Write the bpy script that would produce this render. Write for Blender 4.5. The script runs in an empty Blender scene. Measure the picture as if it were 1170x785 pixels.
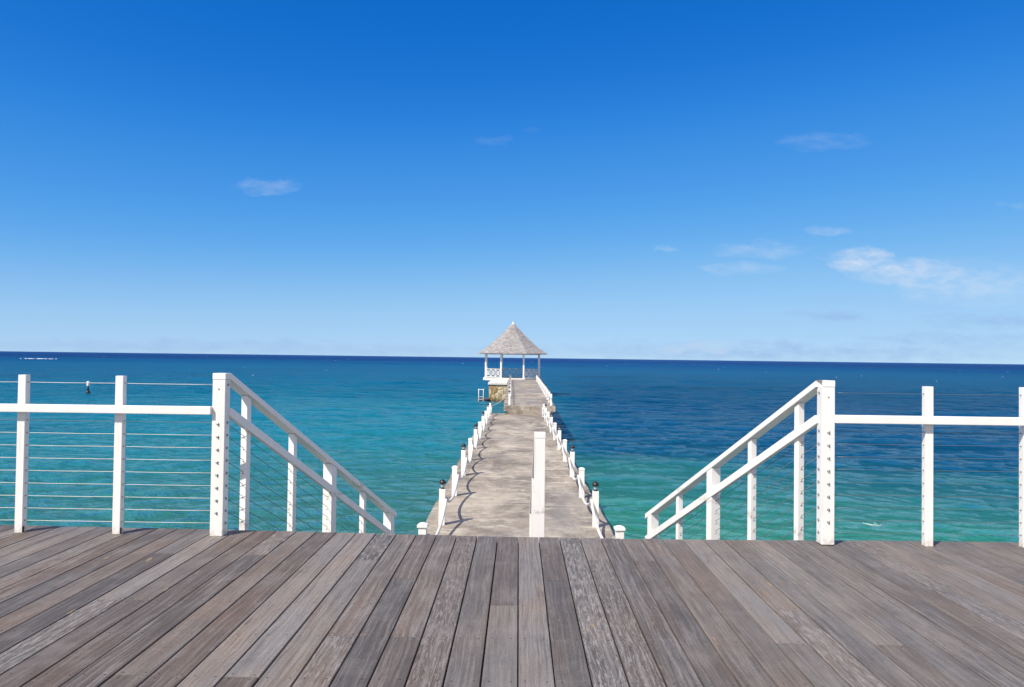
import bpy, math, random
import numpy as np
from mathutils import Vector

random.seed(7); rng = np.random.default_rng(11)
R = math.radians
sc = bpy.context.scene
col = sc.collection

# ------------------------------------------------------------------ camera
cam_d = bpy.data.cameras.new('camera'); cam = bpy.data.objects.new('camera', cam_d); col.objects.link(cam)
cam_d.sensor_width = 36; cam_d.lens = 26.0; cam_d.clip_start = .05; cam_d.clip_end = 200000
cam.location = (0, 0, 1.32)
from mathutils import Matrix
cam.rotation_euler = (Matrix.Rotation(R(.55), 3, 'Z') @ Matrix.Rotation(R(90 + 1.10), 3, 'X') @ Matrix.Rotation(R(.735), 3, 'Z')).to_euler()
sc.camera = cam

# ------------------------------------------------------------------ sky and sun
SUN_EL, SUN_AZ = R(48), R(223)          # azimuth clockwise from +Y
world = bpy.data.worlds.new('World'); sc.world = world; world.use_nodes = True
wn, wl = world.node_tree.nodes, world.node_tree.links
wn.clear()
class G:                                # small node-graph helper
    def __init__(s, nt): s.n, s.l = nt.nodes, nt.links
    def node(s, t, **kw):
        n = s.n.new(t)
        for k, v in kw.items(): setattr(n, k, v)
        return n
    def put(s, sock, v):
        if isinstance(v, bpy.types.NodeSocket): s.l.new(v, sock)
        elif v is not None: sock.default_value = v
    def math(s, op, a, b=None, c=None, clamp=False):
        n = s.node('ShaderNodeMath', operation=op); n.use_clamp = clamp
        s.put(n.inputs[0], a); s.put(n.inputs[1], b); s.put(n.inputs[2], c)
        return n.outputs[0]
    def mix(s, f, a, b, mode='MIX'):
        n = s.node('ShaderNodeMix', data_type='RGBA', blend_type=mode)
        s.put(n.inputs[0], f); s.put(n.inputs[6], a); s.put(n.inputs[7], b)
        return n.outputs[2]
    def noise(s, vec, scale=1, detail=3, rough=.5, dist=0, lac=2):
        n = s.node('ShaderNodeTexNoise'); s.put(n.inputs['Vector'], vec)
        n.inputs['Scale'].default_value = scale; n.inputs['Detail'].default_value = detail
        n.inputs['Roughness'].default_value = rough; n.inputs['Distortion'].default_value = dist
        n.inputs['Lacunarity'].default_value = lac
        return n.outputs[0]
    def map(s, vec, scale=(1,1,1), loc=(0,0,0), rot=(0,0,0)):
        n = s.node('ShaderNodeMapping'); s.put(n.inputs[0], vec)
        n.inputs['Location'].default_value = loc; n.inputs['Scale'].default_value = scale
        n.inputs['Rotation'].default_value = rot
        return n.outputs[0]
    def ramp(s, f, stops, interp='LINEAR'):
        n = s.node('ShaderNodeValToRGB'); cr = n.color_ramp; cr.interpolation = interp
        while len(cr.elements) < len(stops): cr.elements.new(.5)
        for e, (p, c) in zip(cr.elements, stops):
            e.position = p; e.color = (c[0], c[1], c[2], 1) if hasattr(c, '__len__') else (c, c, c, 1)
        s.put(n.inputs[0], f)
        return n.outputs[0]
    def sep(s, v):
        n = s.node('ShaderNodeSeparateXYZ'); s.put(n.inputs[0], v); return n.outputs
    def comb(s, x, y, z):
        n = s.node('ShaderNodeCombineXYZ'); s.put(n.inputs[0], x); s.put(n.inputs[1], y); s.put(n.inputs[2], z); return n.outputs[0]
    def rng(s, v, a, b, c=0., d=1.):
        n = s.node('ShaderNodeMapRange'); s.put(n.inputs[0], v)
        for i, x in zip((1,2,3,4), (a,b,c,d)): n.inputs[i].default_value = x
        return n.outputs[0]
g = G(world.node_tree)
sky = g.node('ShaderNodeTexSky', sky_type='NISHITA')
sky.sun_disc = False; sky.sun_elevation = SUN_EL; sky.sun_rotation = SUN_AZ
sky.altitude = 0; sky.air_density = .6; sky.dust_density = 0; sky.ozone_density = 8
# camera-like colour response applied to the sky texture, one curve per channel
def curve(x, pts):
    n = g.node('ShaderNodeFloatCurve'); cv = n.mapping.curves[0]
    n.mapping.use_clip = False
    cv.points[0].location = pts[0]; cv.points[1].location = pts[-1]
    for q in pts[1:-1]: cv.points.new(*q)
    n.mapping.update(); g.put(n.inputs['Value'], x)
    return n.outputs[0]
sr = g.node('ShaderNodeSeparateColor'); g.put(sr.inputs[0], sky.outputs[0])
EX = .1 * 2**.45; K = 1 / 1.3
def chan(o, pts): return g.math('MULTIPLY', curve(g.math('MULTIPLY', o, EX * K, clamp=True), [(x * K, y) for x, y in pts]), 1 / EX)
cc = g.node('ShaderNodeCombineColor')
g.put(cc.inputs[0], chan(sr.outputs[0], [(0, 0), (.062, .004), (.123, .060), (.33, .300), (.55, .40), (1.3, .55)]))
g.put(cc.inputs[1], chan(sr.outputs[1], [(0, .03), (.145, .150), (.258, .300), (.60, .565), (.86, .640), (1.3, .75)]))
g.put(cc.inputs[2], chan(sr.outputs[2], [(0, .25), (.346, .595), (.578, .785), (1.02, .89), (1.3, .93)]))
# wisps of fair-weather cloud, fixed in world directions (u = x/y, v = z/y, northern half)
tc = g.node('ShaderNodeTexCoord'); d = g.sep(tc.outputs['Generated'])
yy = g.math('MAXIMUM', d[1], .02)
u = g.math('DIVIDE', d[0], yy); v = g.math('DIVIDE', d[2], yy)
front = g.math('GREATER_THAN', d[1], .05)
wob = g.noise(g.comb(g.math('MULTIPLY', u, 18), g.math('MULTIPLY', v, 45), 0), 1, 5, .6)
wob2 = g.noise(g.comb(g.math('MULTIPLY', u, 18), g.math('MULTIPLY', v, 45), 7.), 1, 5, .6)
uw = g.math('ADD', u, g.math('MULTIPLY', g.math('SUBTRACT', wob, .5), .11))
vw = g.math('ADD', v, g.math('MULTIPLY', g.math('SUBTRACT', wob2, .5), .034))
def cloud_mask(lst):
    tot = None
    for (px, py, a, b, k) in lst:
        u0 = (px - 593) / 845; v0 = (408.7 + .0128 * (px - 593) - py) / 845
        A = g.math('MULTIPLY', g.math('SUBTRACT', uw, u0), 845 / a)
        B = g.math('MULTIPLY', g.math('SUBTRACT', vw, v0), 845 / b)
        q = g.math('ADD', g.math('MULTIPLY', A, A), g.math('MULTIPLY', B, B))
        m = g.math('MULTIPLY', g.math('SUBTRACT', 1., q, clamp=True), k)
        tot = m if tot is None else g.math('MAXIMUM', tot, m)
    return tot
white = cloud_mask([(983, 299, 40, 17, 1.15), (1035, 312, 75, 20, .95), (1105, 326, 105, 24, .55), (845, 308, 46, 9, .36),
    (868, 286, 66, 10, .34), (757, 283, 18, 6, .5), (945, 263, 34, 6, .35), (308, 212, 46, 11, .33), (565, 160, 22, 8, .09),
    (937, 161, 60, 12, .17), (610, 148, 16, 6, .05), (1158, 237, 26, 6, .2), (815, 396, 44, 7, .6), (775, 399, 22, 6, .5), (1095, 316, 120, 26, .18)])
det = g.noise(g.comb(g.math('MULTIPLY', u, 30), g.math('MULTIPLY', v, 75), 3.), 1, 6, .56)
wmask = g.math('MULTIPLY', g.math('MULTIPLY', white, g.rng(det, .28, .72, .05, 1.12)), .78, clamp=True)
grey = cloud_mask([(945, 360, 56, 8, .8), (1130, 367, 110, 11, .8), (1090, 387, 140, 9, .75), (900, 402, 320, 14, .9), (1000, 345, 160, 12, .2), (300, 397, 500, 10, .6), (630, 335, 70, 5, .3), (1100, 396, 160, 7, .5), (1030, 385, 300, 26, .22)])
gmask = g.math('MULTIPLY', grey, g.rng(det, .32, .62, .2, .72), clamp=True)
c1 = g.mix(g.math('MULTIPLY', gmask, front), cc.outputs[0], (2.3, 3.55, 5.8, 1))
c2 = g.mix(g.math('MULTIPLY', wmask, front), c1, (5.3, 5.8, 6.7, 1))
# bright clouds added behind and beside the view, as fill for shaded faces
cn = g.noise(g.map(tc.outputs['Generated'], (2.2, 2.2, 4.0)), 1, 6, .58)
fill_clouds = g.math('MULTIPLY', g.math('MULTIPLY', g.rng(cn, .45, .58), g.rng(d[1], .45, .15)), g.rng(d[2], .02, .12))
c3 = g.mix(fill_clouds, c2, (7.4, 7.0, 6.7, 1))
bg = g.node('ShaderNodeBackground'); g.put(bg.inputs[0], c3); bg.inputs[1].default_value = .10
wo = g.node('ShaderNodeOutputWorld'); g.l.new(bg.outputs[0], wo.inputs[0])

sd = bpy.data.lights.new('sun', 'SUN'); sun = bpy.data.objects.new('sun', sd); col.objects.link(sun)
sd.energy = 4.4; sd.angle = R(.53); sd.color = (1, .945, .865)
to_sun = Vector((math.sin(SUN_AZ) * math.cos(SUN_EL), math.cos(SUN_AZ) * math.cos(SUN_EL), math.sin(SUN_EL)))
sun.rotation_euler = to_sun.to_track_quat('Z', 'Y').to_euler(); sun.location = (-10, -12, 20)

sc.view_settings.view_transform = 'Standard'; sc.view_settings.look = 'None'
sc.view_settings.exposure = .45; sc.view_settings.gamma = 1
sc.view_settings.use_curve_mapping = False

# ------------------------------------------------------------------ helpers
class MB:
    def __init__(s): s.v = []; s.f = []; s.m = []
    def add(s, vs, fs, mi=0):
        o = len(s.v); s.v += [tuple(p) for p in vs]; s.f += [tuple(i + o for i in f) for f in fs]; s.m += [mi] * len(fs)
    def box(s, a, b, mi=0):
        (x0,y0,z0), (x1,y1,z1) = a, b
        s.add([(x0,y0,z0),(x1,y0,z0),(x1,y1,z0),(x0,y1,z0),(x0,y0,z1),(x1,y0,z1),(x1,y1,z1),(x0,y1,z1)],
              [(0,3,2,1),(4,5,6,7),(0,1,5,4),(1,2,6,5),(2,3,7,6),(3,0,4,7)], mi)
    def obox(s, c, ax, ay, az, mi=0):
        c = Vector(c); ax, ay, az = Vector(ax), Vector(ay), Vector(az)   # half vectors
        P = [c + i*ax + j*ay + k*az for k in (-1,1) for (i,j) in ((-1,-1),(1,-1),(1,1),(-1,1))]
        s.add(P, [(0,3,2,1),(4,5,6,7),(0,1,5,4),(1,2,6,5),(2,3,7,6),(3,0,4,7)], mi)
    def beam(s, a, b, w, h, mi=0):      # box beam from a to b, w horizontal, h in the vertical plane
        a, b = Vector(a), Vector(b); t = (b - a); L = t.length; t.normalize()
        n = t.cross(Vector((0,0,1)))
        n = Vector((1,0,0)) if n.length < 1e-4 else n.normalized()
        u = n.cross(t)
        s.obox((a + b) / 2, n * w / 2, t * L / 2, u * h / 2, mi)
    def prism(s, ring_list, cap=True, mi=0):
        n = len(ring_list[0]); vs = [p for r in ring_list for p in r]; fs = []
        for k in range(len(ring_list) - 1):
            for i in range(n):
                j = (i + 1) % n; fs.append((k*n+i, k*n+j, (k+1)*n+j, (k+1)*n+i))
        if cap: fs.append(tuple(range(n))[::-1]); fs.append(tuple((len(ring_list)-1)*n + i for i in range(n)))
        s.add(vs, fs, mi)
    def lathe(s, prof, n=12, c=(0,0,0), ph=0, mi=0):
        s.prism([[(c[0] + r*math.cos(ph + 2*math.pi*i/n), c[1] + r*math.sin(ph + 2*math.pi*i/n), c[2] + z) for i in range(n)] for r, z in prof], True, mi)
    def tube(s, pts, r, n=8, mi=0):
        pts = [Vector(p) for p in pts]; rings = []; up = Vector((0,0,1)); prev = None
        for i, p in enumerate(pts):
            t = (pts[min(i+1, len(pts)-1)] - pts[max(i-1, 0)]).normalized()
            if prev is None:
                a = t.cross(up);  a = Vector((1,0,0)) if a.length < 1e-3 else a.normalized()
            else: a = (prev - t * prev.dot(t)).normalized()
            prev = a; b = t.cross(a)
            rings.append([p + r*(math.cos(2*math.pi*k/n)*a + math.sin(2*math.pi*k/n)*b) for k in range(n)])
        s.prism(rings, True, mi)
    def build(s, name, mats, parent=None, bevel=0, smooth=False):
        off = Vector((0,0,0))
        q = parent
        while q is not None: off += q.location; q = q.parent
        me = bpy.data.meshes.new(name)
        me.from_pydata([(p[0]-off.x, p[1]-off.y, p[2]-off.z) for p in s.v], [], s.f)
        mats = mats if isinstance(mats, (list, tuple)) else [mats]
        for m in mats: me.materials.append(m)
        me.polygons.foreach_set('material_index', s.m)
        if smooth: me.polygons.foreach_set('use_smooth', [True]*len(s.f))
        me.update()
        o = bpy.data.objects.new(name, me); col.objects.link(o); o.parent = parent
        if bevel:
            bm = o.modifiers.new('bevel', 'BEVEL'); bm.width = bevel; bm.segments = 2; bm.limit_method = 'ANGLE'; bm.angle_limit = R(40)
        return o
def tag(o, label=None, cat=None, group=None, kind=None):
    for k, x in (('label', label), ('category', cat), ('group', group), ('kind', kind)):
        if x: o[k] = x
    return o
def empty(name, loc, label, cat, group=None):
    o = bpy.data.objects.new(name, None); col.objects.link(o); o.location = loc; o.empty_display_size = .2
    return tag(o, label, cat, group)
def copy_tree(o, parent=None):
    c = o.copy(); col.objects.link(c); c.parent = parent
    for ch in [x for x in o.children]: copy_tree(ch, c)
    return c

def material(name):
    m = bpy.data.materials.new(name); m.use_nodes = True; m.node_tree.nodes.clear()
    h = G(m.node_tree); p = h.node('ShaderNodeBsdfPrincipled'); o = h.node('ShaderNodeOutputMaterial')
    h.l.new(p.outputs[0], o.inputs[0])
    return m, h, p
def bump(h, height, strength, dist, nrm=None):
    b = h.node('ShaderNodeBump'); h.put(b.inputs['Height'], height); b.inputs['Strength'].default_value = strength
    b.inputs['Distance'].default_value = dist
    if nrm: h.l.new(nrm, b.inputs['Normal'])
    return b.outputs[0]
def obj_co(h): return h.node('ShaderNodeTexCoord').outputs['Object']
def world_co(h): return h.node('ShaderNodeNewGeometry').outputs['Position']

def simple(name, c, rough=.5, metal=0, var=.12, scale=6, bmp=.15, dist=.004):
    m, h, p = material(name); co = obj_co(h)
    n = h.noise(co, scale, 5, .6)
    a = tuple(x*(1-var) for x in c) + (1,); b = tuple(min(1, x*(1+var)) for x in c) + (1,)
    h.put(p.inputs['Base Color'], h.mix(h.rng(n, .3, .7), a, b)); p.inputs['Roughness'].default_value = rough
    p.inputs['Metallic'].default_value = metal
    if bmp: h.l.new(bump(h, h.noise(co, scale*8, 3), bmp, dist), p.inputs['Normal'])
    return m

# white gloss paint on timber: brush marks, faint grain, dirt specks near the feet
def white_paint():
    m, h, p = material('white_paint'); co = world_co(h)
    n = h.noise(h.map(co, (3, 3, .6)), 2.2, 5, .65)
    sp = h.noise(co, 24, 4, .7)
    c = h.mix(h.rng(n, .35, .7), (.82, .79, .74, 1), (.76, .725, .665, 1))
    c = h.mix(h.math('MULTIPLY', h.rng(sp, .66, .76), .5), c, (.42, .36, .29, 1))
    run = h.noise(h.map(co, (34, 34, 1.3)), 1, 4, .6)
    c = h.mix(h.math('MULTIPLY', h.rng(run, .60, .74), .45), c, (.50, .44, .36, 1))
    foot = h.math('MULTIPLY', h.rng(h.sep(co)[2], .07, .0), h.rng(sp, .42, .60))
    c = h.mix(h.math('MULTIPLY', foot, h.math('MULTIPLY', h.rng(h.sep(co)[2], -.02, .0), .6)), c, (.30, .22, .15, 1))
    h.put(p.inputs['Base Color'], c); p.inputs['Roughness'].default_value = .42
    grain = h.noise(h.map(co, (60, 60, 3)), 1, 3)
    h.l.new(bump(h, grain, .18, .002), p.inputs['Normal'])
    return m
WHITE = white_paint()
STEEL = simple('stainless_steel', (.36, .36, .37), .4, .6, .1, 20, 0)
CABLE_LIT = simple('wire_cable_lit_tone', (.55, .53, .48), .5, .1, .08, 30, 0)  # same cable as the next, coloured as if catching the light
CABLE_UNLIT = simple('wire_cable_unlit_tone', (.16, .17, .17), .45, .5, .1, 30, 0)  # dim copy of that cable, missing light put into the colour
DARK = simple('dark_bronze_paint', (.028, .022, .02), .35, .3, .2, 20, .1)
GLASS = simple('frosted_lamp_glass', (.45, .46, .45), .18, 0, .05, 10, 0)
RUST = simple('rusty_bracket_steel', (.10, .055, .04), .75, .3, .3, 40, .3)

def rope_mat():
    m, h, p = material('white_rope'); co = world_co(h)
    n = h.noise(co, 9, 4)
    h.put(p.inputs['Base Color'], h.mix(n, (.56, .54, .50, 1), (.72, .70, .66, 1))); p.inputs['Roughness'].default_value = .85
    w = h.node('ShaderNodeTexWave', wave_type='BANDS', bands_direction='DIAGONAL'); h.put(w.inputs[0], co); w.inputs['Scale'].default_value = 14
    h.l.new(bump(h, w.outputs['Fac'], .6, .006), p.inputs['Normal'])
    return m
ROPE = rope_mat()

# ------------------------------------------------------------------ sea
WZ = -3.0
def sea_material():
    m, h, p = material('sea_water'); co = world_co(h); x, y, z = h.sep(co)
    dist = h.math('SQRT', h.math('ADD', h.math('MULTIPLY', x, x), h.math('MULTIPLY', y, y)))
    n_big = h.noise(h.map(co, (.010, .017, 0)), 1, 3, .5)
    n_mid = h.noise(h.map(co, (.05, .12, 0), (3, 5, 0)), 1, 4, .55)
    lg = h.math('LOGARITHM', h.math('MAXIMUM', dist, 5.), 10.)
    # bearing: right of the pier the blue is darker: seagrass, plus polarised reflection painted in
    br = h.math('DIVIDE', x, h.math('MAXIMUM', y, 5.))
    side = h.rng(br, -.02, .10, 0, 1)
    n_far = h.noise(h.map(co, (.002, .006, 0), (1, 9, 0)), 1, 4, .55)
    lgn = h.math('ADD', h.math('ADD', lg, h.math('MULTIPLY', h.math('SUBTRACT', n_mid, .5), .30)), h.math('ADD', h.math('MULTIPLY', h.math('SUBTRACT', n_big, .5), .35), h.math('MULTIPLY', h.math('SUBTRACT', n_far, .5), .3)))
    t = h.rng(lgn, 1.2, 3.0)
    left = h.ramp(t, [(0, (.042, .150, .112)), (.10, (.032, .160, .140)), (.22, (.014, .175, .200)), (.38, (.004, .165, .255)), (.54, (.0005, .125, .245)), (.72, (.0005, .100, .220)), (.86, (.0005, .064, .185)), (1, (.0005, .028, .125))])
    right = h.ramp(t, [(0, (.034, .200, .122)), (.09, (.026, .185, .132)), (.20, (.003, .062, .110)), (.34, (.0005, .056, .132)), (.50, (.0005, .082, .180)), (.68, (.0005, .094, .212)), (.84, (.0005, .064, .188)), (1, (.0005, .032, .132))])
    c = h.mix(side, left, right)
    c = h.mix(1., c, (1.12, 1.17, 1.20, 1), 'MULTIPLY')
    # seagrass / rock patches on the bottom
    gr = h.noise(h.map(co, (.02, .055, 0), (11, 4, 0)), 1, 5, .6)
    c = h.mix(h.math('MULTIPLY', h.rng(gr, .54, .68), .30), c, (.003, .038, .080, 1))
    h.put(p.inputs['Base Color'], c)
    # fine chop as bump on top of the modelled waves
    wv = h.map(co, (1.3, 2.6, 1), (0,0,0), (0,0,R(7)))
    f1 = h.noise(wv, 1.0, 5, .62, .6)
    f2 = h.noise(h.map(co, (.55, 1.05, 1), (4, 2, 0), (0,0,R(-9))), 1.0, 7, .72, .3)
    f3 = h.noise(h.map(co, (.16, .22, 1), (4, 8, 0), (0,0,R(6))), 1.0, 7, .72, .2)
    nb = bump(h, f1, 1., .16)
    nb = bump(h, f2, .9, .55, nb)
    b3 = h.node('ShaderNodeBump'); h.put(b3.inputs['Height'], f3); b3.inputs['Distance'].default_value = 3.2
    h.put(b3.inputs['Strength'], h.rng(dist, 12, 90, 0., 1.)); h.l.new(nb, b3.inputs['Normal'])
    # a choppy sea mirrors far less at grazing angles than a flat one: diffuse water colour + scaled Fresnel gloss
    nrm = b3.outputs[0]
    df = h.node('ShaderNodeBsdfDiffuse'); h.put(df.inputs['Color'], c); h.l.new(nrm, df.inputs['Normal'])
    gl = h.node('ShaderNodeBsdfGlossy'); gl.inputs['Color'].default_value = (.95, .97, 1, 1); h.l.new(nrm, gl.inputs['Normal'])
    h.put(gl.inputs['Roughness'], h.rng(dist, 20, 300, .04, .12))
    fr = h.node('ShaderNodeFresnel'); fr.inputs['IOR'].default_value = 1.333; h.l.new(nrm, fr.inputs['Normal'])
    fac = h.math('MINIMUM', h.math('MULTIPLY', h.math('SUBTRACT', fr.outputs[0], .050, clamp=True), h.rng(lg, 1.25, 2.7, 2.6, .55)), h.rng(lg, 1.25, 2.7, .85, .22))
    mx = h.node('ShaderNodeMixShader'); h.put(mx.inputs[0], fac); h.l.new(df.outputs[0], mx.inputs[1]); h.l.new(gl.outputs[0], mx.inputs[2])
    out = [n for n in h.n if n.type == 'OUTPUT_MATERIAL'][0]; h.l.new(mx.outputs[0], out.inputs[0]); h.n.remove(p)
    return m
def make_sea():
    th = np.concatenate([np.linspace(-np.pi, -R(58)-.01, 40), np.linspace(-R(58), R(58), 950), np.linspace(R(58)+.01, np.pi, 40)])[:-1]
    rr = [2.0, 6.0, 10.0, 12.0]
    while rr[-1] < 900: rr.append(rr[-1] + max(.085, rr[-1]*.0062))
    while rr[-1] < 90000: rr.append(rr[-1]*1.25)
    rr = np.array(rr); TH, RR = np.meshgrid(th, rr)
    X = RR*np.sin(TH); Y = RR*np.cos(TH); Z = np.zeros_like(X)
    cell = np.maximum(RR*.0062, .085)
    wr = np.random.default_rng(5)
    wx = X + .6*np.sin(.21*X + .13*Y) + .35*np.sin(.47*Y - .31*X + 2); wy = Y + .8*np.sin(.17*X - .11*Y + 1) + .35*np.sin(.53*X + .29*Y)
    for i in range(90):
        lam = float(np.exp(wr.uniform(np.log(.42), np.log(5.0))))
        th0 = wr.normal(R(-8), R(17 if lam > 1.3 else 27)) + np.pi/2
        k = 2*np.pi/lam; amp = .0084*lam**.78*wr.uniform(.5, 1.4)
        fade = np.clip((lam/cell - 2.3)/2.5, 0, 1)
        ph = k*(wx*np.cos(th0) + wy*np.sin(th0)) + wr.uniform(0, 6.28)
        env = .55 + .9*np.clip(np.sin(X*.9/lam*.35 + i*1.7)*np.sin(Y*.5/lam*.4 + i), -.4, 1)     # short broken crests
        Z += amp*fade*env*(np.exp(.9*np.sin(ph)) - 1.2)
    grp = .75 + .35*np.sin(.09*X + .05*Y) * np.sin(.05*X - .12*Y + 1)
    Z = Z*grp*np.clip((RR-9)/6, 0, 1) + WZ
    nr, nc = X.shape
    V = np.stack([X, Y, Z], -1).reshape(-1, 3)
    V = np.vstack([V, [[0, 0, WZ]]])
    idx = np.arange(nr*nc).reshape(nr, nc)
    a, b = idx[:-1], idx[1:]
    quads = np.stack([a, np.roll(a, -1, 1), np.roll(b, -1, 1), b], -1).reshape(-1, 4)[:, ::-1]
    tri = np.stack([np.full(nc, nr*nc), idx[0], np.roll(idx[0], -1)], -1)[:, ::-1]
    me = bpy.data.meshes.new('sea'); me.vertices.add(len(V)); me.vertices.foreach_set('co', V.astype(np.float32).ravel())
    nl = quads.size + tri.size; me.loops.add(nl)
    me.loops.foreach_set('vertex_index', np.concatenate([quads.ravel(), tri.ravel()]).astype(np.int32))
    me.polygons.add(len(quads) + len(tri))
    ls = np.concatenate([np.arange(len(quads))*4, len(quads)*4 + np.arange(len(tri))*3]).astype(np.int32)
    me.polygons.foreach_set('loop_start', ls)
    me.update(calc_edges=True); me.validate()
    me.polygons.foreach_set('use_smooth', [True]*len(me.polygons))
    me.materials.append(sea_material())
    o = bpy.data.objects.new('sea', me); col.objects.link(o)
    tag(o, 'blue green sea reaching from the pier to the horizon', None, None, 'structure')
    if me.polygons[len(me.polygons)//2].normal.z < 0: me.flip_normals()
make_sea()

# ------------------------------------------------------------------ timber deck
PW, PG, XO, DY = .1508, .0065, .0125, 5.47
def deck_material():
    m, h, p = material('weathered_decking')
    at = h.node('ShaderNodeAttribute', attribute_name='plank'); rs = h.sep(at.outputs['Vector'])
    r0, r1, r2 = rs[0], rs[1], rs[2]
    uvn = h.node('ShaderNodeUVMap', uv_map='grain'); uv = uvn.outputs[0]; us = h.sep(uv)   # u along (m), v across (m)
    off = h.comb(h.math('MULTIPLY', r0, 37.), h.math('MULTIPLY', r1, 23.), h.math('MULTIPLY', r2, 11.))
    va = h.node('ShaderNodeVectorMath', operation='ADD'); h.put(va.inputs[0], uv); h.put(va.inputs[1], off); co = va.outputs[0]
    warp = h.noise(h.map(co, (1.6, 7, 1)), 1, 3, .5)
    cw = h.comb(h.sep(co)[0], h.math('ADD', h.sep(co)[1], h.math('MULTIPLY', h.math('SUBTRACT', warp, .5), .055)), h.sep(co)[2])
    fine = h.noise(h.map(cw, (5, 210, 1)), 1, 5, .7)
    med = h.noise(h.map(cw, (1.7, 62, 1)), 1, 6, .72, .2)
    blot = h.noise(h.map(co, (3.5, 9, 1)), 1, 5, .62)
    patch = h.noise(h.map(co, (1.1, 3, 1)), 1, 3, .5)
    cross = h.noise(h.map(co, (26, 9, 1), (0,0,0), (0,0,.35)), 1, 5, .7, 1.6)
    tone = h.ramp(r0, [(0, (.104, .084, .072)), (.14, (.135, .115, .100)), (.28, (.086, .078, .072)), (.44, (.150, .134, .121)), (.56, (.118, .096, .078)), (.68, (.175, .162, .150)), (.8, (.112, .104, .098)), (.9, (.215, .203, .193)), (1, (.255, .243, .232))], 'CONSTANT')
    # tone drifts towards one even paler grey from left to right
    px = h.sep(world_co(h))[0]
    tone = h.mix(h.rng(px, -2, 2.5, 0., .34), tone, (.200, .184, .167, 1))
    c = h.mix(h.rng(patch, .42, .72), tone, h.mix(1., tone, (1.22, 1.04, .86, 1), 'MULTIPLY'))
    c = h.mix(h.math('MULTIPLY', h.rng(blot, .5, .75), .50), c, (.265, .240, .222, 1))
    c = h.mix(h.math('MULTIPLY', h.rng(blot, .44, .25), .45), c, (.060, .053, .054, 1))
    # dark pores and silvered raised grain, stronger on some boards
    gs = h.rng(r2, .0, 1., .30, 1.0)
    c = h.mix(h.math('MULTIPLY', h.rng(fine, .50, .66), h.math('MULTIPLY', gs, .55)), c, (.045, .037, .036, 1))
    dash = h.noise(h.map(cw, (11, 95, 1), (7, 0, 0)), 1, 5, .66, .4)
    rough_board = h.rng(r1, .74, .86, 0., 1.)
    silver = h.math('MAXIMUM', h.math('MULTIPLY', h.rng(med, .48, .64), h.rng(r1, 0, .7, .18, .50)), h.math('MULTIPLY', h.rng(dash, .50, .60), h.math('MULTIPLY', rough_board, .8)))
    c = h.mix(silver, c, (.34, .325, .31, 1))
    c = h.mix(h.math('MULTIPLY', h.rng(med, .46, .34), .45), c, (.060, .049, .045, 1))
    # ring figure of flat-sawn boards and a few knots
    wv = h.node('ShaderNodeTexWave', wave_type='BANDS', bands_direction='Y'); h.put(wv.inputs[0], h.map(cw, (.55, 13, 1))); wv.inputs['Scale'].default_value = 1
    wv.inputs['Distortion'].default_value = 7; wv.inputs['Detail'].default_value = 3; wv.inputs['Detail Scale'].default_value = .9
    c = h.mix(h.math('MULTIPLY', h.rng(wv.outputs['Fac'], .72, .98), h.rng(r2, .4, .9, .0, .30)), c, (.055, .045, .040, 1))
    vk = h.node('ShaderNodeTexVoronoi'); h.put(vk.inputs['Vector'], h.map(co, (1.1, 7, 1))); vk.inputs['Scale'].default_value = 1
    c = h.mix(h.math('MULTIPLY', h.rng(vk.outputs['Distance'], .085, .03), .55), c, (.045, .034, .028, 1))
    c = h.mix(h.math('MULTIPLY', h.rng(cross, .60, .74), .32), c, (.33, .30, .27, 1))
    stain = h.noise(h.map(co, (4, 16, 1), (90, 3, 0)), 1, 3)
    c = h.mix(h.math('MULTIPLY', h.rng(stain, .715, .78), .65), c, (.42, .28, .14, 1))
    # large pale scuffs and greenish traffic film over several boards
    wsc = h.noise(h.map(world_co(h), (2.1, 2.6, 1)), 1, 5, .65)
    c = h.mix(h.math('MULTIPLY', h.rng(wsc, .54, .72), .28), c, (.28, .255, .24, 1))
    c = h.mix(h.math('MULTIPLY', h.rng(wsc, .42, .3), .22), c, (.07, .066, .065, 1))
    grit = h.noise(h.map(co, (60, 260, 1)), 1, 3, .7)
    c = h.mix(1., c, h.ramp(grit, [(.3, (.68, .655, .62)), (.7, (1.05, 1.0, .96))]), 'MULTIPLY')
    h.put(p.inputs['Base Color'], c); h.put(p.inputs['Roughness'], h.rng(fine, .3, .7, .62, .82))
    hh = h.math('ADD', h.math('MULTIPLY', fine, -.7), h.math('MULTIPLY', med, -.5))
    n = bump(h, hh, .75, .0028)
    n = bump(h, cross, .25, .002, n)
    h.l.new(n, p.inputs['Normal'])
    return m
DECK = deck_material()
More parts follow.
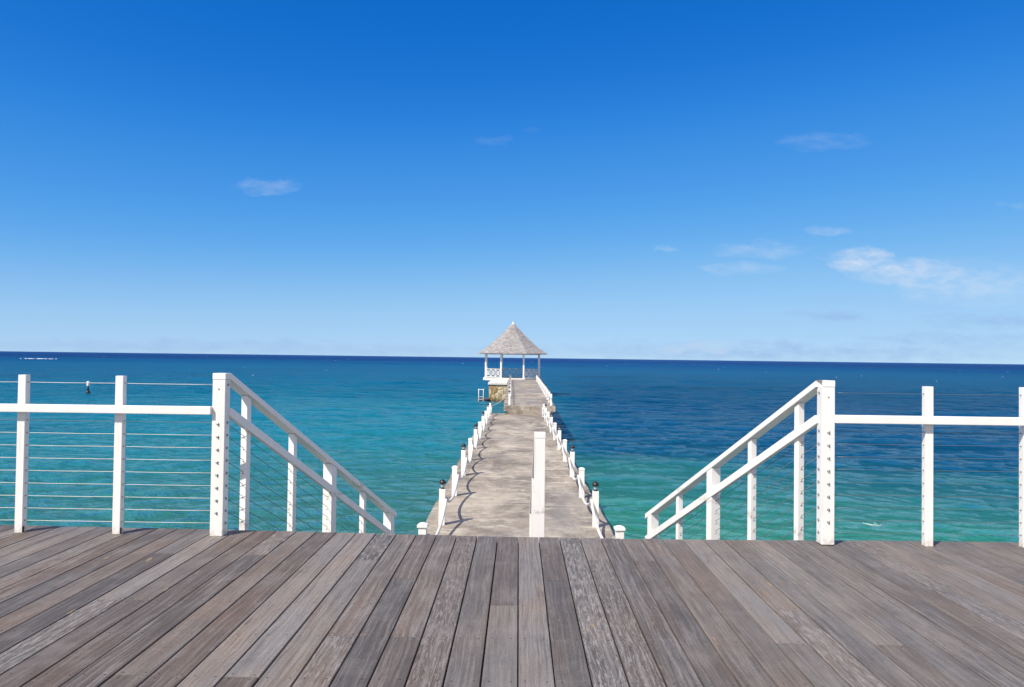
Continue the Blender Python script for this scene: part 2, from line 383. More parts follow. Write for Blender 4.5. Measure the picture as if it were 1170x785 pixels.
def make_deck():
    joist = [3.04 + .46*k for k in range(-12, 6)]
    forced = {-1: [3.96], 0: [], 1: [4.42], 2: [], 3: [4.88], 5: [4.88], -7: [4.80-.0], -8: [3.04], -11: [3.04], 8: [3.50], 10: [3.04], 7: [3.04], -2: [], -3: [], -5: [4.42], -14: [3.96]}
    V = []; F = []; M = []; uvs = []; att = []
    screws = []
    b = .0022; t = .03
    for k in range(-54, 55):
        x0 = XO + k*PW + PG/2 + random.uniform(-.0008, .0008); x1 = XO + (k+1)*PW - PG/2 + random.uniform(-.0008, .0008)
        if k in forced: cuts = forced[k] + [random.choice([j for j in joist if j < 1.3])]
        else:
            cuts = []; j = random.choice(joist[:6])
            while j < 5.2:
                cuts.append(j); j += .46*random.choice([5, 6, 7, 8, 9])
            cuts = [c for c in cuts if c < 2.9 or random.random() < .45]
        ys = [-3.2] + sorted(cuts) + [float(np.interp(XO + (k+.5)*PW, [-8, -3.7, -2.2, -.9, 0, 1.5, 2.65, 8], [5.65, 5.60, 5.57, 5.51, 5.475, 5.48, 5.535, 5.60])) + random.uniform(-.0025, .0025)]
        for ya, yb in zip(ys[:-1], ys[1:]):
            ya += .001; yb -= .001
            zz = random.uniform(-.0011, .0011); r = (random.random(), random.random(), random.random())
            bow = random.uniform(-.0009, .0009); nseg = max(1, int((yb - ya)/.5))
            prof = [(x0, -t), (x0, -b*1.4), (x0 + b, 0), (x1 - b, 0), (x1, -b*1.4), (x1, -t)]
            o = len(V)
            for i in range(nseg + 1):
                f = i/nseg; yv = ya + (yb - ya)*f; bo = bow*math.sin(math.pi*f)
                for (px, pz) in prof: V.append((px + bo, yv, pz + zz))
            for i in range(nseg):
                for q in range(6):
                    q2 = (q + 1) % 6; F.append((o+i*6+q, o+(i+1)*6+q, o+(i+1)*6+q2, o+i*6+q2)); M.append(0); att.append(r)
            F.append(tuple(o+q for q in range(6))); M.append(0); att.append(r)
            F.append(tuple(o+nseg*6+q for q in range(6))[::-1]); M.append(0); att.append(r)
            for j in joist + [5.40]:
                for jj in ([j] if ya + .05 < j < yb - .03 else [q for q in (ya + .022, yb - .022) if abs(q - j) < .05]):
                    for sx in (.028, .1508 - .034):
                        screws.append((x0 + sx + random.uniform(-.004, .004), jj + random.uniform(-.004, .004), zz + .0004, r))
    nplank = len(F)
    for (x, y, z, r) in screws:
        o = len(V)
        for i in range(6): V.append((x + .0046*math.cos(i*1.047), y + .0046*math.sin(i*1.047), z))
        F.append(tuple(range(o, o+6))); M.append(1); att.append(r)
    me = bpy.data.meshes.new('deck'); me.from_pydata(V, [], F); me.materials.append(DECK)
    me.materials.append(simple('screw_head', (.05, .045, .042), .6, .4, .2, 30, 0)); me.polygons.foreach_set('material_index', M)
    uv = me.uv_layers.new(name='grain'); a = me.attributes.new('plank', 'FLOAT_VECTOR', 'FACE')
    a.data.foreach_set('vector', np.array(att, dtype=np.float32).ravel())
    vi = np.zeros(len(me.loops), dtype=np.int32); me.loops.foreach_get('vertex_index', vi)
    VV = np.array(V); L = VV[vi]; UV = np.stack([L[:, 1], L[:, 0] + L[:, 2]], -1)
    uv.data.foreach_set('uv', UV.astype(np.float32).ravel()); me.update()
    # consistent normals
    import bmesh
    bm = bmesh.new(); bm.from_mesh(me)
    for f in bm.faces[:nplank]: pass
    bmesh.ops.recalc_face_normals(bm, faces=[f for f in bm.faces if f.material_index == 0]); bm.to_mesh(me); bm.free()
    o = bpy.data.objects.new('deck', me); col.objects.link(o)
    tag(o, 'weathered grey brown timber deck boards in the foreground', None, None, 'structure')
    # timbers that carry the boards
    fr = MB(); 
    for j in joist + [5.38]: fr.box((-8.1, j - .025, -.225), (8.1, j + .025, -.034))
    for y in (-2.9, .6, 4.7): fr.box((-8.1, y - .075, -.43), (8.1, y + .075, -.227))
    for x in np.arange(-7.5, 7.6, 2.5):
        for y in (-2.9, .6, 4.7): fr.lathe([(.13, -4.5), (.13, -.432)], 12, (x, y, 0))
    fr.box((-8.1, 5.405, -.24), (8.1, 5.44, -.034))
    f = fr.build('deck_frame', simple('frame_timber', (.09, .075, .065), .8, 0, .3, 3, .3), None); f.parent = o
make_deck()

# ------------------------------------------------------------------ railings
def fitting(mb, p, n, r=.0065, L=.010):
    n = Vector(n).normalized(); p = Vector(p); mb.tube([p - n*.001, p + n*.003], r*1.7, 10); mb.tube([p + n*.003, p + n*L], r, 8)
CZ = [1.096, .819, .726, .634, .542, .450, .358, .266, .176, .086]
def square(mb, x, y, z0, z1, w, dpt, ca=1, sa=0):
    # ca, sa: direction of the post's depth axis in plan
    mb.obox((x, y, (z0+z1)/2), (ca*w/2, -sa*w/2, 0), (sa*dpt/2, ca*dpt/2, 0), (0, 0, (z1-z0)/2))
def deck_railing(side, xs, xnew, label):
    root = empty('deck_railing', (xs[0], 5.40, 0), label, 'railing', 'white cable railings along the deck edge')
    yc = 5.402
    for x in xs:
        mb = MB(); square(mb, x, yc, 0, 1.15 + random.uniform(-.003, .003), .056, .052)
        pst = mb.build('post', WHITE, root, .002)
        ft = MB(); ft.box((x + .028, yc - .024, .001), (x + .031, yc - .004, .045)); ft.box((x + .028, yc - .024, .001), (x + .05, yc - .004, .004))
        ft.build('foot_bracket', RUST, pst)
        for z in CZ:
            gm = MB(); gm.tube([(x - .030, yc, z), (x + .030, yc, z)], .0065, 8); gm.build('cable_grommet', STEEL, pst, smooth=True)
    xe = xs[-1] - .6 if side < 0 else xs[-1] + .6
    a, b = sorted((xnew - side*-1*.0, xe)); 
    a, b = (xe, xnew - .0465) if side < 0 else (xnew + .0465, xe)
    hr = MB(); hr.box((a, yc - .074, .880), (b, yc - .028, .938)); hr.build('handrail', WHITE, root, .004)
    for z in CZ:
        cb = MB(); n = 10; segs = sorted([a, b] + [x for x in xs]); pts = []
        for s0, s1 in zip(segs[:-1], segs[1:]):
            for i in range(5): f = i/5; pts.append((s0 + (s1-s0)*f, yc, z - .0022*math.sin(math.pi*f)*random.uniform(.4, 1.2)))
        pts.append((b, yc, z))
        cb.tube(pts, .0021 if side < 0 else .0017, 6); cb.build('cable', CABLE_LIT if side < 0 else CABLE_UNLIT, root, smooth=True)
    return root
deck_railing(-1, [-2.915, -3.63, -4.35, -5.07, -5.79], -2.177, 'left deck railing with wire cables in a lit tone, white posts and one flat handrail')
deck_railing(1, [2.970, 3.672, 4.39, 5.11, 5.83], 2.236, 'right deck railing with thin wire cables in an unlit tone, white posts and flat handrail')

SLOPE = .54
def stair_railing(x0, y0, th, sgn, posts, ztop, L, label, newel_cables=True, cables=True):
    """sgn: +1 runs towards +x, -1 towards -x; posts: list of (s, thick)"""
    tx, ty = math.sin(th)*sgn, math.cos(th); ix, iy = (ty*sgn, -tx*sgn) if sgn else (1, 0)
    P = lambda s, n=0: (x0 + tx*s + ix*n, y0 + ty*s + iy*n)
    root = empty('stair_railing', (x0, y0, ztop - 1.18), label, 'railing', 'white railings of the steps down to the pier')
    zr = lambda s: ztop - SLOPE*max(0, s - .045)
    c = math.cos(math.atan(SLOPE)); HT = .047
    # newel stands square to the deck
    mb = MB(); mb.box((x0-.0463, y0-.0463, ztop - 1.18), (x0+.0463, y0+.0463, ztop - HT - .0015)); nw = mb.build('newel_post', WHITE, root, .003)
    for (s, thick) in posts:
        w = .092 if thick else .052; x, y = P(s)
        zt = zr(s) - HT/c - .001; mb = MB(); hw = w/2
        # sloping top cut to the rail
        n_ = Vector((ty, -tx, 0)); t_ = Vector((tx, ty, 0)); B = Vector((x, y, 0)); zb = zr(s) - 1.16
        zb = zr(s) - 1.19
        ring = lambda f: [B + n_*(a*hw) + t_*(b2*hw) + Vector((0, 0, f(b2))) for a, b2 in ((-1,-1),(1,-1),(1,1),(-1,1))]
        mb.prism([ring(lambda q: zb), ring(lambda q: zt - SLOPE*q*hw)])
        pst = mb.build('post' if not thick else 'support_post', WHITE, root, .0025)
        if cables:
            for k in range(1, 9):
                z = zr(s) - .36 - .092*(k-1); gm = MB()
                gm.tube([B - t_*(hw+.002) + Vector((0,0,z)), B + t_*(hw+.002) + Vector((0,0,z))], .006, 8)
                gm.build('cable_grommet', STEEL, pst, smooth=True)
    # top rail: flat cap over the newel then sloping down
    mb = MB(); W = .047
    def sect(s, z, vert=HT):
        a = P(s, -W); b = P(s, W); return [(a[0], a[1], z - vert), (b[0], b[1], z - vert), (b[0], b[1], z), (a[0], a[1], z)]
    e0 = [(x0-.048, y0-.0480, ztop-HT), (x0+.048, y0-.0480, ztop-HT), (x0+.048, y0-.0480, ztop), (x0-.048, y0-.0480, ztop)]
    rings = [e0 if not (sgn < 0) else e0, sect(.045, ztop, HT), sect(L, zr(L), HT/c)] 
    mb.prism(rings); mb.build('top_rail', WHITE, root, .003)
    # lower rail fixed on the inner face of the posts
    mb = MB(); a = P(.045, .030); b = P(L - .02, .030)
    lo = lambda s: zr(s) - .285
    mb.beam((a[0], a[1], lo(.045)), (b[0], b[1], lo(L - .02)), .040, .062); mb.build('lower_rail', WHITE, root, .003)
    if cables:
        for k in range(1, 9):
            d0 = .36 + .092*(k-1); a = P(.04); b = P(L - .12)
            cb = MB(); cb.tube([(a[0], a[1], zr(.045) - d0), (b[0], b[1], zr(L - .12) - d0)], .0021, 6); cb.build('cable', CABLE_UNLIT, root, smooth=True)
    if newel_cables:
        for i, z in enumerate(CZ):
            fb = MB(); sx = 1 if sgn > 0 else -1
            fitting(fb, (x0 + sx*.0463, y0 + .002, z), (sx, 0, 0)); fb.build('cable_fitting', STEEL, nw, smooth=True)
            if 1 <= i <= 8:
                fb = MB(); fitting(fb, (x0 - sx*.002, y0 - .0463, z - .008), (0, -1, -.35)); fb.build('cable_fitting', STEEL, nw, smooth=True)
        fb = MB(); fb.tube([(x0, y0 - .0457, 1.065), (x0, y0 - .0490, 1.065)], .006, 8); fb.build('screw_plug', STEEL, nw)
    return root
TH = R(15)
stair_railing(-2.177, 5.406, TH, 1, [(.302, 0), (.962, 0), (1.606, 1), (2.289, 0), (2.924, 1)], 1.18, 3.03, 'left stair railing from the deck, its inner side in shade')
stair_railing(2.236, 5.406, TH, -1, [(.308, 0), (.945, 0), (1.581, 1), (2.25, 0), (2.863, 1)], 1.185, 2.97, 'right stair railing from the deck, bright in full sun')
stair_railing(.190, 6.40, 0, 1, [(1.0, 1), (2.05, 1)], .68, 2.12, 'centre stair railing seen end on, thick white newel in front of the pier', False, False)

# steps down to the pier
TREAD = simple('step_timber', (.19, .17, .165), .8, 0, .25, 4, .3)
st = empty('staircase', (.05, 5.47, -.6), 'timber steps dropping from the deck edge to the pier', 'stairs')
for k in range(1, 10):
    ya = 5.47 + .28*(k-1); z = -.15*k; hw0 = 2.25 - (ya - 5.47)*.268; hw1 = hw0 - .28*.268
    mb = MB()
    for q in (0, 1):
        y0_, y1_ = ya + .002 + q*.139, ya + .137 + q*.139; ha = hw0 - .268*(y0_ - ya); hb = hw0 - .268*(y1_ - ya)
        mb.prism([[(.05-ha, y0_, z-.035), (.05+ha, y0_, z-.035), (.05+hb, y1_, z-.035), (.05-hb, y1_, z-.035)], [(.05-ha, y0_, z), (.05+ha, y0_, z), (.05+hb, y1_, z), (.05-hb, y1_, z)]])
    mb.build('tread', TREAD, st, .002)
    mb = MB(); mb.box((.05-hw0+.05, ya - .022, z + .002), (.05+hw0-.05, ya - .004, z + .11)); mb.build('riser', TREAD, st)
for s_ in (-1, 1):
    mb = MB(); mb.beam((.05 + s_*2.18, 5.46, -.33), (.05 + s_*1.46, 8.15, -1.72), .05, .2); mb.build('stringer', TREAD, st)

# ------------------------------------------------------------------ pier
def concrete(name, base=(.385, .325, .25), dark=(.165, .135, .105), pale=(.58, .515, .41)):
    m, h, p = material(name); co = world_co(h)
    s1 = h.noise(h.map(co, (.95, .42, 1)), 1, 9, .72, .6)
    s2 = h.noise(h.map(co, (1.6, 2.4, 1), (4, 0, 0)), 1, 9, .76, .6)
    s3 = h.noise(h.map(co, (.45, .16, 1), (8, 8, 0)), 1, 6, .65, .5)
    sp = h.noise(co, 22, 5, .7); yv = h.sep(co)[1]
    c = h.mix(h.rng(s1, .38, .58), base + (1,), dark + (1,))
    c = h.mix(h.math('MULTIPLY', h.rng(s2, .50, .64), .65), c, pale + (1,))
    c = h.mix(h.math('MULTIPLY', h.rng(s3, .48, .60), .60), c, (.20, .185, .175, 1))
    # pale bands where the pours meet
    w = h.math('ABSOLUTE', h.math('SUBTRACT', h.math('FRACT', h.math('ADD', h.math('DIVIDE', yv, 2.605), h.math('MULTIPLY', s2, .06))), .5))
    c = h.mix(h.math('MULTIPLY', h.rng(w, .018, .0), .35), c, pale + (1,))
    c = h.mix(h.math('MULTIPLY', h.rng(sp, .42, .3), .35), c, (.12, .10, .085, 1))
    h.put(p.inputs['Base Color'], c); p.inputs['Roughness'].default_value = .9
    h.l.new(bump(h, h.math('ADD', sp, h.math('MULTIPLY', s2, .6)), .45, .012), p.inputs['Normal'])
    return m
CONC = concrete('pier_concrete')
PALE_CONC = simple('white_washed_concrete', (.62, .60, .56), .8, 0, .12, 3, .3, .01)
def stone_mat():
    m, h, p = material('coral_stone'); co = world_co(h)
    vo = h.node('ShaderNodeTexVoronoi', feature='F1'); h.put(vo.inputs['Vector'], co); vo.inputs['Scale'].default_value = 2.0
    ve = h.node('ShaderNodeTexVoronoi', feature='DISTANCE_TO_EDGE'); h.put(ve.inputs['Vector'], co); ve.inputs['Scale'].default_value = 2.0
    cr = h.sep(vo.outputs['Color'])[0]; zz = h.sep(co)[2]
    c = h.ramp(cr, [(0, (.30, .19, .085)), (.35, (.46, .33, .17)), (.7, (.52, .42, .27)), (1, (.34, .27, .19))])
    c = h.mix(h.rng(ve.outputs[0], .05, .0), c, (.20, .16, .11, 1))
    c = h.mix(h.math('MULTIPLY', h.rng(h.math('ADD', zz, h.math('MULTIPLY', cr, .25)), -2.45, -2.75), .8), c, (.07, .06, .035, 1))   # tide mark
    h.put(p.inputs['Base Color'], c); p.inputs['Roughness'].default_value = .9
    h.l.new(bump(h, h.rng(ve.outputs[0], 0, .12), .8, .06), p.inputs['Normal'])
    return m
STONE = stone_mat()
PZ, FZ = -1.50, -1.12
pier = empty('pier', (.05, 8.28, PZ), 'long weathered beige concrete pier running out to the gazebo', 'pier')
XL = lambda y: -1.264 - .0045*(y - 12.5); XR = lambda y: 1.321 - .004*(y - 12.5)
def slab(mb, y0, y1, xl, xr, z, t, chip=.012, n=1):
    ny = max(2, int((y1-y0)/.45)); top = []; bot = []
    ring = []
    for i in range(ny+1):
        y = y0 + (y1-y0)*i/ny
        a = xl(y) + random.uniform(-chip, chip); b = xr(y) + random.uniform(-chip, chip)
        ring.append([(a, y, z-t), (b, y, z-t), (b, y, z-.015), (b-.015, y, z), (a+.015, y, z), (a, y, z-.015)])
    mb.prism(ring)
mb = MB(); y = 8.28
edges = [8.28]
while edges[-1] < 37.3: edges.append(min(37.5, edges[-1] + 5.21))
for a, b in zip(edges[:-1], edges[1:]): slab(mb, a, b - .012, lambda q: XL(q) - .30, lambda q: XR(q) + .25, PZ, .32)
mb.build('walkway_slab', CONC, pier)
FXL = lambda y: -.46 - .0105*(y - 38) - .28; FXR = lambda y: 1.68 + .0062*(y - 38) + .20
mb = MB()
for a, b in ((37.3, 48.5), (48.5, 60), (60, 71.5), (71.5, 82.7)): slab(mb, a, b - .012, FXL, FXR, FZ, .26)
mb.build('raised_walkway_slab', CONC, pier)
mb = MB(); mb.box((.05-.62, 36.98, PZ - .02), (1.72, 37.295, PZ + .19)); mb.build('step', CONC, pier)
for y in list(np.arange(9.5, 37.4, 5.21)) + [36.8]:
    mb = MB(); mb.box((XL(y) - .2, y - .2, PZ-.62), (XR(y) + .2, y + .2, PZ - .322)); cbm = mb.build('cross_beam', CONC, pier, .01)
    for x in (XL(y) + .1, XR(y) - .1):
        mb = MB(); mb.lathe([(.19, -5.5), (.19, PZ-.622)], 14, (x, y, 0)); mb.build('pile', CONC, pier, smooth=False)
for y in np.arange(38.2, 80, 5.2):
    mb = MB(); mb.box((FXL(y) + .1, y - .2, FZ-.52), (FXR(y) - .1, y + .2, FZ - .262)); mb.build('cross_beam', CONC, pier, .01)
    for x in (FXL(y) + .35, FXR(y) - .35):
        mb = MB(); mb.lathe([(.2, -5.5), (.2, FZ-.522)], 14, (x, y, 0)); mb.build('pile', CONC, pier)
# stone landing block on the left of the raised part
def stone_block(name, x0, x1, y0, y1, z0, z1, parent):
    mb = MB(); n = 14; m = 12
    def grid(P0, U, V, nu, nv, N):
        base = len(mb.v); vs = []; fs = []
        for j in range(nv+1):
            for i in range(nu+1):
                e = 0 if i in (0, nu) or j in (0, nv) else random.uniform(0, .07)
                vs.append(Vector(P0) + Vector(U)*i/nu + Vector(V)*j/nv + Vector(N)*e)
        for j in range(nv):
            for i in range(nu): fs.append((j*(nu+1)+i, j*(nu+1)+i+1, (j+1)*(nu+1)+i+1, (j+1)*(nu+1)+i))
        mb.add(vs, fs)
    grid((x0,y0,z0), (x1-x0,0,0), (0,0,z1-z0), n, m, (0,-1,0)); grid((x1,y0,z0), (0,y1-y0,0), (0,0,z1-z0), n*3, m, (1,0,0))
    grid((x0,y1,z0), (0,y0-y1,0), (0,0,z1-z0), n*3, m, (-1,0,0)); grid((x1,y1,z0), (x0-x1,0,0), (0,0,z1-z0), n, m, (0,1,0))
    mb.add([(x0,y0,z1),(x1,y0,z1),(x1,y1,z1),(x0,y1,z1)], [(0,1,2,3)])
    return mb.build(name, STONE, parent)
stone_block('stone_landing', -2.86, -1.16, 72.32, 84.0, -5.0, FZ - .22, pier)
mb = MB(); mb.box((-2.98, 72.2, FZ-.215), (-1.13, 82.9, FZ+.003)); mb.build('landing_slab', PALE_CONC, pier, .02)

# ------------------------------------------------------------------ bollards along the pier
def make_bollard(kind):
    r = empty('bollard', (0,0,0), 'white bollard', 'bollard', 'white rope bollards along the pier')
    H = .60; w = .052
    mb = MB()
    if kind == 'lamp': mb.box((-w, -w, 0), (w, w, H))
    else:
        mb.box((-w, -w, 0), (w, w, H - .05)); 
        e = w + (.016 if kind == 'capped' else .006)
        sq = lambda q, z: [(-q,-q,z),(q,-q,z),(q,q,z),(-q,q,z)]
        cp = MB(); cp.prism([sq(w+.002, H-.052), sq(e, H-.044), sq(e, H-.012), sq(.02, H+.008 if kind == 'plain' else H + .012)])
    mb.build('shaft', WHITE, r, .004)
    if kind != 'lamp': cp.build('cap', WHITE, r, .003)
    else:
        lb = MB(); lb.lathe([(.036, H+.001), (.036, H+.014), (.022, H+.02), (.022, H+.028)], 14); lp = lb.build('lamp', DARK, r, smooth=True)
        gb = MB(); gb.lathe([(.027, H+.026), (.030, H+.045), (.033, H+.085)], 14); gb.build('lamp_glass', GLASS, lp, smooth=True)
        cb = MB(); cb.lathe([(.032, H+.084), (.056, H+.090), (.060, H+.102), (.052, H+.126), (.036, H+.148), (.012, H+.156), (.008, H+.166), (.002, H+.172)], 18); cb.build('lamp_hood', DARK, lp, smooth=True)
    return r
proto = {k: make_bollard(k) for k in ('lamp', 'plain', 'capped')}
used = set()
def place(kind, x, y, z, label):
    o = proto[kind] if kind not in used else copy_tree(proto[kind])
    used.add(kind); o.location = (x, y, z); o.rotation_euler = (random.uniform(-.01, .01), random.uniform(-.012, .012), random.uniform(-.04, .04)); o['label'] = label
    return o
ORD = ['first','second','third','fourth','fifth','sixth','seventh','eighth','ninth','tenth','eleventh','twelfth','thirteenth','fourteenth','fifteenth','sixteenth','seventeenth','eighteenth']
near = {-1: [], 1: []}; farp = {-1: [], 1: []}
for sd_, nm in ((-1, 'left'), (1, 'right')):
    f = XL if sd_ < 0 else XR
    x0 = -1.245 if sd_ < 0 else 1.37
    place('capped', x0, 9.87, PZ, f'squat capped white bollard nearest the deck on the {nm} side of the pier')
    near[sd_].append((x0, 9.87, PZ))
    for k in range(10):
        y = 12.48 + 2.605*k; x = f(y)
        if sd_ > 0 and k == 9: y = 35.6
        kd = 'lamp' if k % 2 == 0 else 'plain'
        place(kd, x, y, PZ, f'{ORD[k//2]} ' + ('lamp topped' if kd == 'lamp' else 'lampless') + f' white bollard from the deck, {nm} edge of the low pier')
        near[sd_].append((x, y, PZ))
    for k in range(16):
        y = 38.1 + 2.75*k; x = (FXL(y) + .28) if sd_ < 0 else (FXR(y) - .2)
        kd = 'lamp' if k % 2 == (0 if sd_ < 0 else 1) else 'plain'
        place(kd, x, y, FZ, f'{ORD[k//2]} ' + ('lamp topped' if kd == 'lamp' else 'lampless') + f' white bollard from the step, {nm} edge of the raised walkway')
        farp[sd_].append((x, y, FZ))
def rope_line(pts, inner, sag, name, label, n=14):
    out = []
    for i, (a, b) in enumerate(zip(pts[:-1], pts[1:])):
        sg = sag*random.uniform(.8, 1.15)*(1 if abs(a[2]-b[2]) < .1 else .3)
        for q in range(n):
            f = q/n; x = a[0] + (b[0]-a[0])*f; y = a[1] + (b[1]-a[1])*f; z = a[2] + (b[2]-a[2])*f
            out.append((x + inner*.072, y, z + .425 - sg*4*f*(1-f) + (.012 if q == 0 else 0)))
    p = pts[-1]; out.append((p[0] + inner*.072, p[1], p[2] + .43))
    mb = MB(); mb.tube(out, .023, 8); o = mb.build(name, ROPE, None, smooth=True)
    tag(o, label, 'rope', 'white ropes strung between the bollards')
    for (x, y, z) in pts:
        k = MB(); k.tube([(x + inner*(.052 + .02) + .030*math.cos(t)*1, y - .0, z + .43 + .030*math.sin(t)) for t in np.linspace(0, 2*math.pi, 13)], .006, 6)
        k.build('rope_ring', STEEL, o)
for sd_, nm in ((-1, 'left'), (1, 'right')):
    first = (near[sd_][0][0] , 9.87 - .01, PZ)
    rope_line(near[sd_] , -sd_, .26, 'rope', f'white rope sagging between bollards on the {nm} side of the low pier')
    rope_line(farp[sd_], -sd_, .2, 'rope', f'white rope sagging between bollards on the {nm} side of the raised walkway')
# the tie that crosses the open corner, and the one on the right
for sd_, nm in ((-1, 'left'), (1, 'right')):
    a, b = Vector(near[sd_][-1]), Vector(farp[sd_][0]); mb = MB(); pts = []
    for q in range(15):
        f = q/14; p = a.lerp(b, f) if sd_ > 0 else a.lerp(Vector((-.84, 45, FZ)), f); pts.append((p.x, p.y, p.z + .43*(1 - (f if sd_ < 0 else 0)) - .35*f*(1-f) + (.02 if sd_ < 0 else 0)))
    mb.tube(pts, .018, 8); tag(mb.build('rope', ROPE, None, smooth=True), f'short tie rope from the low pier up to the raised walkway, {nm} side', 'rope', 'white ropes strung between the bollards')

# ------------------------------------------------------------------ gazebo
GX, GY, GZ = -.73, 86.0, -.99
gz = empty('gazebo', (GX, GY, GZ), 'open white gazebo with pointed grey shingle roof at the pier end', 'gazebo')
def oct_pts(r, z, cx=GX, cy=GY): return [(cx + r*math.cos(R(22.5 + 45*i)), cy + r*math.sin(R(22.5 + 45*i)), z) for i in range(8)]
GR = 3.32
mb = MB(); mb.prism([oct_pts(3.58, GZ-.30), oct_pts(3.62, GZ-.28), oct_pts(3.62, GZ-.02), oct_pts(3.60, GZ)]); mb.build('floor_slab', PALE_CONC, gz)
mb = MB(); mb.prism([oct_pts(2.9, -5.2), oct_pts(2.9, GZ-.302)]); mb.build('stone_base', STONE, gz)
P8 = oct_pts(GR, 0)
for (x, y, _) in P8:
    mb = MB(); mb.box((x-.085, y-.085, GZ), (x+.085, y+.085, GZ + 2.86)); pst = mb.build('post', WHITE, gz, .008)
    t = MB(); t.box((x-.11, y-.11, GZ+.001), (x+.11, y+.11, GZ+.14)); t.build('post_foot', WHITE, pst, .008)
    t = MB(); t.box((x-.105, y-.105, GZ+2.62), (x+.105, y+.105, GZ+2.70)); t.build('post_collar', WHITE, pst, .008)
WHT2 = WHITE
for i in range(8):
    a, b = Vector(P8[i]), Vector(P8[(i+1) % 8]); mid = (a+b)/2; 
    t = (b - a).normalized(); a2, b2 = a + t*.09, b - t*.09
    mb = MB(); mb.beam((a2.x, a2.y, GZ+2.76), (b2.x, b2.y, GZ+2.76), .10, .18); mb.build('eave_beam', WHITE, gz, .006)
    if mid.y < GY - 2.5: continue      # entrance towards the pier
    mb = MB(); z0, z1 = GZ + .12, GZ + 1.0
    for zz, hh in ((z1, .07), (z0, .06)): mb.beam((a2.x, a2.y, zz), (b2.x, b2.y, zz), .07, hh)
    L = (b2 - a2).length; nX = 3
    for k in range(nX + 1):
        q = a2 + t*L*k/nX
        if 0 < k < nX: mb.beam((q.x, q.y, z0), (q.x, q.y, z1), .045, .045)
    for k in range(nX):
        q0 = a2 + t*L*k/nX; q1 = a2 + t*L*(k+1)/nX
        mb.beam((q0.x, q0.y, z0+.03), (q1.x, q1.y, z1-.03), .035, .045); mb.beam((q1.x, q1.y, z0+.034), (q0.x, q0.y, z1-.03), .028, .045)
        m_ = (q0+q1)/2; s2 = .14*t
        dz = .17
        for (u0, w0, u1, w1) in ((-1,0,0,1),(0,1,1,0),(1,0,0,-1),(0,-1,-1,0)):
            pa = m_ + t*L/nX*.33*u0; pb = m_ + t*L/nX*.33*u1; zc = (z0+z1)/2
            mb.beam((pa.x, pa.y, zc + w0*.26), (pb.x, pb.y, zc + w1*.26), .03, .04)
    mb.build('railing_panel', WHITE, gz)
def shingle_mat():
    m, h, p = material('cedar_shingles'); co = world_co(h)
    at = h.node('ShaderNodeAttribute', attribute_name='shingle'); r = h.sep(at.outputs['Vector'])
    n = h.noise(h.map(co, (1, 1, .5)), 1.2, 5, .6)
    c = h.ramp(r[0], [(0, (.28, .26, .25)), (.4, (.32, .298, .285)), (.75, (.355, .33, .315)), (1, (.39, .365, .35))])
    c = h.mix(h.math('MULTIPLY', h.rng(n, .45, .7), .5), c, (.24, .215, .20, 1))
    h.put(p.inputs['Base Color'], c); p.inputs['Roughness'].default_value = .88
    h.l.new(bump(h, h.noise(co, 25, 3), .5, .02), p.inputs['Normal'])
    return m
# roof: courses of real shingles over a closed octagonal shell with a flared eave
zE = GZ + 2.82; apex = zE + 3.55
prof = [(4.30, 0), (3.80, .27), (3.15, .68), (2.25, 1.44), (1.40, 2.20), (.66, 2.92), (.12, 3.50)]
def rz(z):
    for (r0, z0), (r1, z1) in zip(prof[:-1], prof[1:]):
        if z <= z1: return r0 + (r1 - r0)*(z - z0)/(z1 - z0)
    return prof[-1][0]
mb = MB()
mb.prism([oct_pts(4.20, zE - .09), oct_pts(4.26, zE)] + [oct_pts(r-.05, zE + z) for r, z in prof[1:]], True)
att = [(.4, 0, 0)]*len(mb.f)
nc = 34
for k in range(nc):
    z0 = 3.44*k/nc - .05; z1 = z0 + 3.44/nc*1.25; r0 = rz(max(z0,0)) + .02; r1 = rz(z1) - .02
    A = oct_pts(r0, zE + z0); B = oct_pts(r1, zE + z1)
    for i in range(8):
        a0, a1, b0, b1 = Vector(A[i]), Vector(A[(i+1)%8]), Vector(B[i]), Vector(B[(i+1)%8])
        L = (a1-a0).length; ns = max(1, int(L/.24)); cuts = [0] + sorted(min(.98, max(.02, (q + random.uniform(-.3, .3))/ns)) for q in range(1, ns)) + [1]
        nrm = (a1-a0).cross(b0-a0).normalized()
        for s0, s1 in zip(cuts[:-1], cuts[1:]):
            lift = nrm*random.uniform(.0, .022); dr = Vector((0, 0, random.uniform(-.02, .012)))
            e = .004/L
            P = [a0.lerp(a1, s0+e)+lift+dr, a0.lerp(a1, s1-e)+lift+dr, b0.lerp(b1, s1-e), b0.lerp(b1, s0+e)]
            Q = [p - nrm*.02 for p in P]
            mb.add(P + Q, [(0,1,2,3), (0,4,5,1), (1,5,6,2), (3,7,4,0), (4,7,6,5)]); rr_ = (random.random(), 0, 0); att += [rr_]*5
rf = mb.build('roof', shingle_mat(), gz)
a_ = rf.data.attributes.new('shingle', 'FLOAT_VECTOR', 'FACE'); a_.data.foreach_set('vector', np.array(att, dtype=np.float32).ravel())
fm = MB(); fm.lathe([(.17, apex-.22), (.13, apex-.08), (.06, apex-.02), (.06, apex+.05), (.012, apex+.14)], 12, (GX, GY, 0)); fm.build('finial', WHITE, rf, smooth=True)

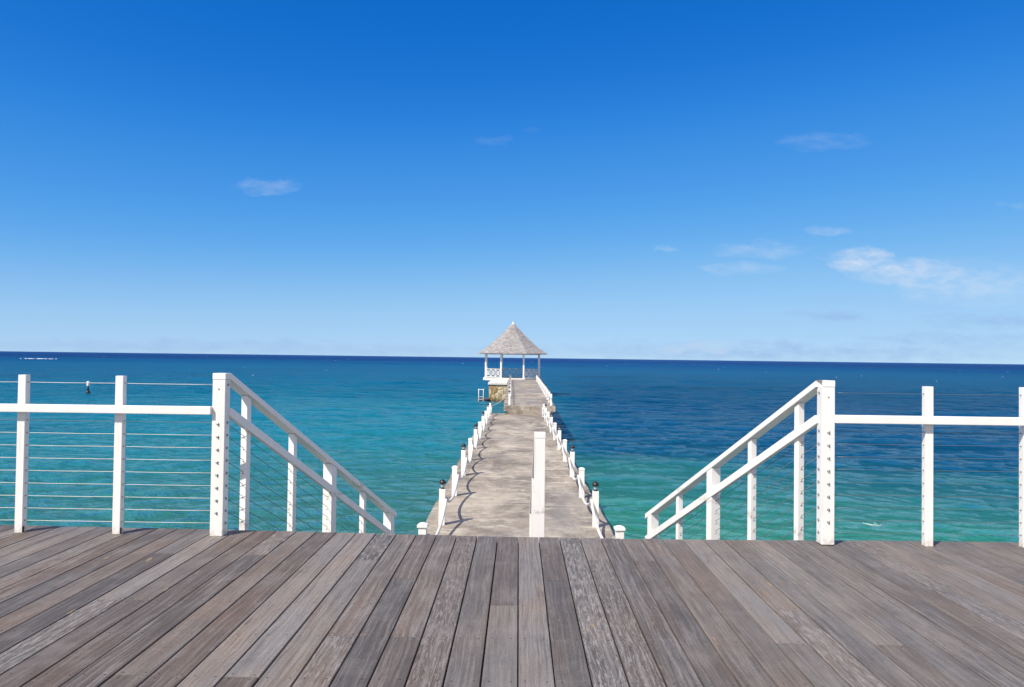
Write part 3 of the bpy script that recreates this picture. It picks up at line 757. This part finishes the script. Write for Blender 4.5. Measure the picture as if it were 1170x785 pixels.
# bathing ladder and the low landing beside the stone block
ld = empty('bathing_ladder', (-3.55, 71.5, -3.0), 'pale tubular bathing ladder in the water left of the stone landing', 'ladder')
for x in (-3.86, -3.40):
    mb = MB(); pts = [(x, 71.7, -4.2), (x, 71.7, -1.95)]
    pts += [(x, 71.7 + .18*(1-math.cos(t)), -1.95 + .18*math.sin(t)) for t in np.linspace(.3, math.pi, 8)] + [(x, 72.06, -2.95)]
    mb.tube(pts, .034, 10); mb.build('rail', WHITE, ld, smooth=True)
mb = MB(); mb.tube([(-3.83, 71.7, -1.80), (-3.43, 71.7, -1.80)], .03, 8); mb.build('cross_bar', WHITE, ld)
for z in (-2.5, -2.8, -3.1, -3.4):
    mb = MB(); mb.box((-3.84, 71.66, z), (-3.42, 71.74, z+.03)); mb.build('rung', WHITE, ld)
pl = empty('swim_platform', (-3.2, 72.2, -3), 'low brown swim platform at water level beside stone landing', 'platform')
mb = MB()
for k in range(9): mb.box((-3.95, 71.95 + k*.2, -2.76), (-2.78, 72.13 + k*.2, -2.72))
mb.build('planking', simple('wet_timber', (.13, .08, .06), .6, 0, .3, 4, .3), pl)
for x in (-3.8, -3.0):
    for y in (72.1, 73.5):
        mb = MB(); mb.lathe([(.06, -4.6), (.06, -2.762)], 10, (x, y, 0)); mb.build('leg', RUST, pl)

# marker buoy far out on the left
by = empty('marker_buoy', (-44.9, 76.8, -3.0), 'small white and black marker buoy upright in the sea, left', 'buoy')
mb = MB(); mb.lathe([(.05, -.5), (.20, -.25), (.23, 0), (.20, .22), (.10, .34)], 16, (-44.9, 76.8, WZ)); mb.build('float', DARK, by, smooth=True)
mb = MB(); mb.lathe([(.085, .30), (.085, .80)], 12, (-44.9, 76.8, WZ)); mb.build('dark_band', DARK, by, smooth=True)
mb = MB(); mb.lathe([(.13, .80), (.14, .84), (.14, 1.22), (.10, 1.30)], 12, (-44.9, 76.8, WZ)); mb.build('top_mark', WHITE, by, smooth=True)

# foam: reef breakers far left and a few crests
FOAM = simple('sea_foam', (.80, .82, .82), .8, 0, .05, 3, .2)
def foam(cx, cy, L, W, n, label):
    mb = MB()
    for i in range(n):
        x = cx + random.gauss(0, L*.28); y = cy + random.gauss(0, W*.3); a = random.uniform(.3, 1)*L/n*1.6; b = a*random.uniform(.12, .3)*W/L*6
        m = 12; hgt = min(.25, a*.1) * random.uniform(.5, 1)
        z = WZ + .05 + min(.25, L*.004)
        ring = lambda s, zz: [(x + a*s*math.cos(2*math.pi*q/m)*(1+.3*math.sin(q*2.3+i)), y + b*s*math.sin(2*math.pi*q/m)*(1+.3*math.cos(q*1.7+i)), zz) for q in range(m)]
        mb.prism([ring(1, z - .12), ring(.75, z + hgt*.6), ring(.3, z + hgt)])
    return tag(mb.build('foam', FOAM, None), label, 'foam', None, 'stuff')
foam(-289, 445, 17, 9, 26, 'white breakers on a reef near the horizon, far left')
fb = MB()
for i, (r_, a0, a1, w_) in enumerate(((.20, 3.3, 5.6, .013), (.14, 3.6, 5.2, .010), (.10, 5.0, 6.4, .008))):
    pts = [(9.40 + r_*math.cos(t)*1.15 + random.uniform(-.008, .008), 19.85 + r_*math.sin(t)*1.9 + random.uniform(-.02, .02), WZ + .06) for t in np.linspace(a0, a1, 14)]
    fb.tube(pts, w_, 6)
tag(fb.build('foam', simple('thin_foam', (.26, .40, .33), .8, 0, .2, 8, .2), None), 'small foam fleck on green water right of the stairs', None, None, 'stuff')
cr = MB()
for i in range(34):
    y = random.uniform(110, 900); x = random.uniform(-.65, .75)*y; s_ = .0007*y*random.uniform(.3, 1); m = 8
    z = WZ + .06
    rg = lambda q0, zz: [(x + s_*q0*math.cos(2*math.pi*q/m), y + s_*.8*q0*math.sin(2*math.pi*q/m), zz) for q in range(m)]
    cr.prism([rg(1, z-.2), rg(.8, z + .06*s_), rg(.3, z + .14*s_)])
tag(cr.build('whitecaps', FOAM, None), 'scattered tiny whitecaps over the open sea', 'whitecaps', None, 'stuff')
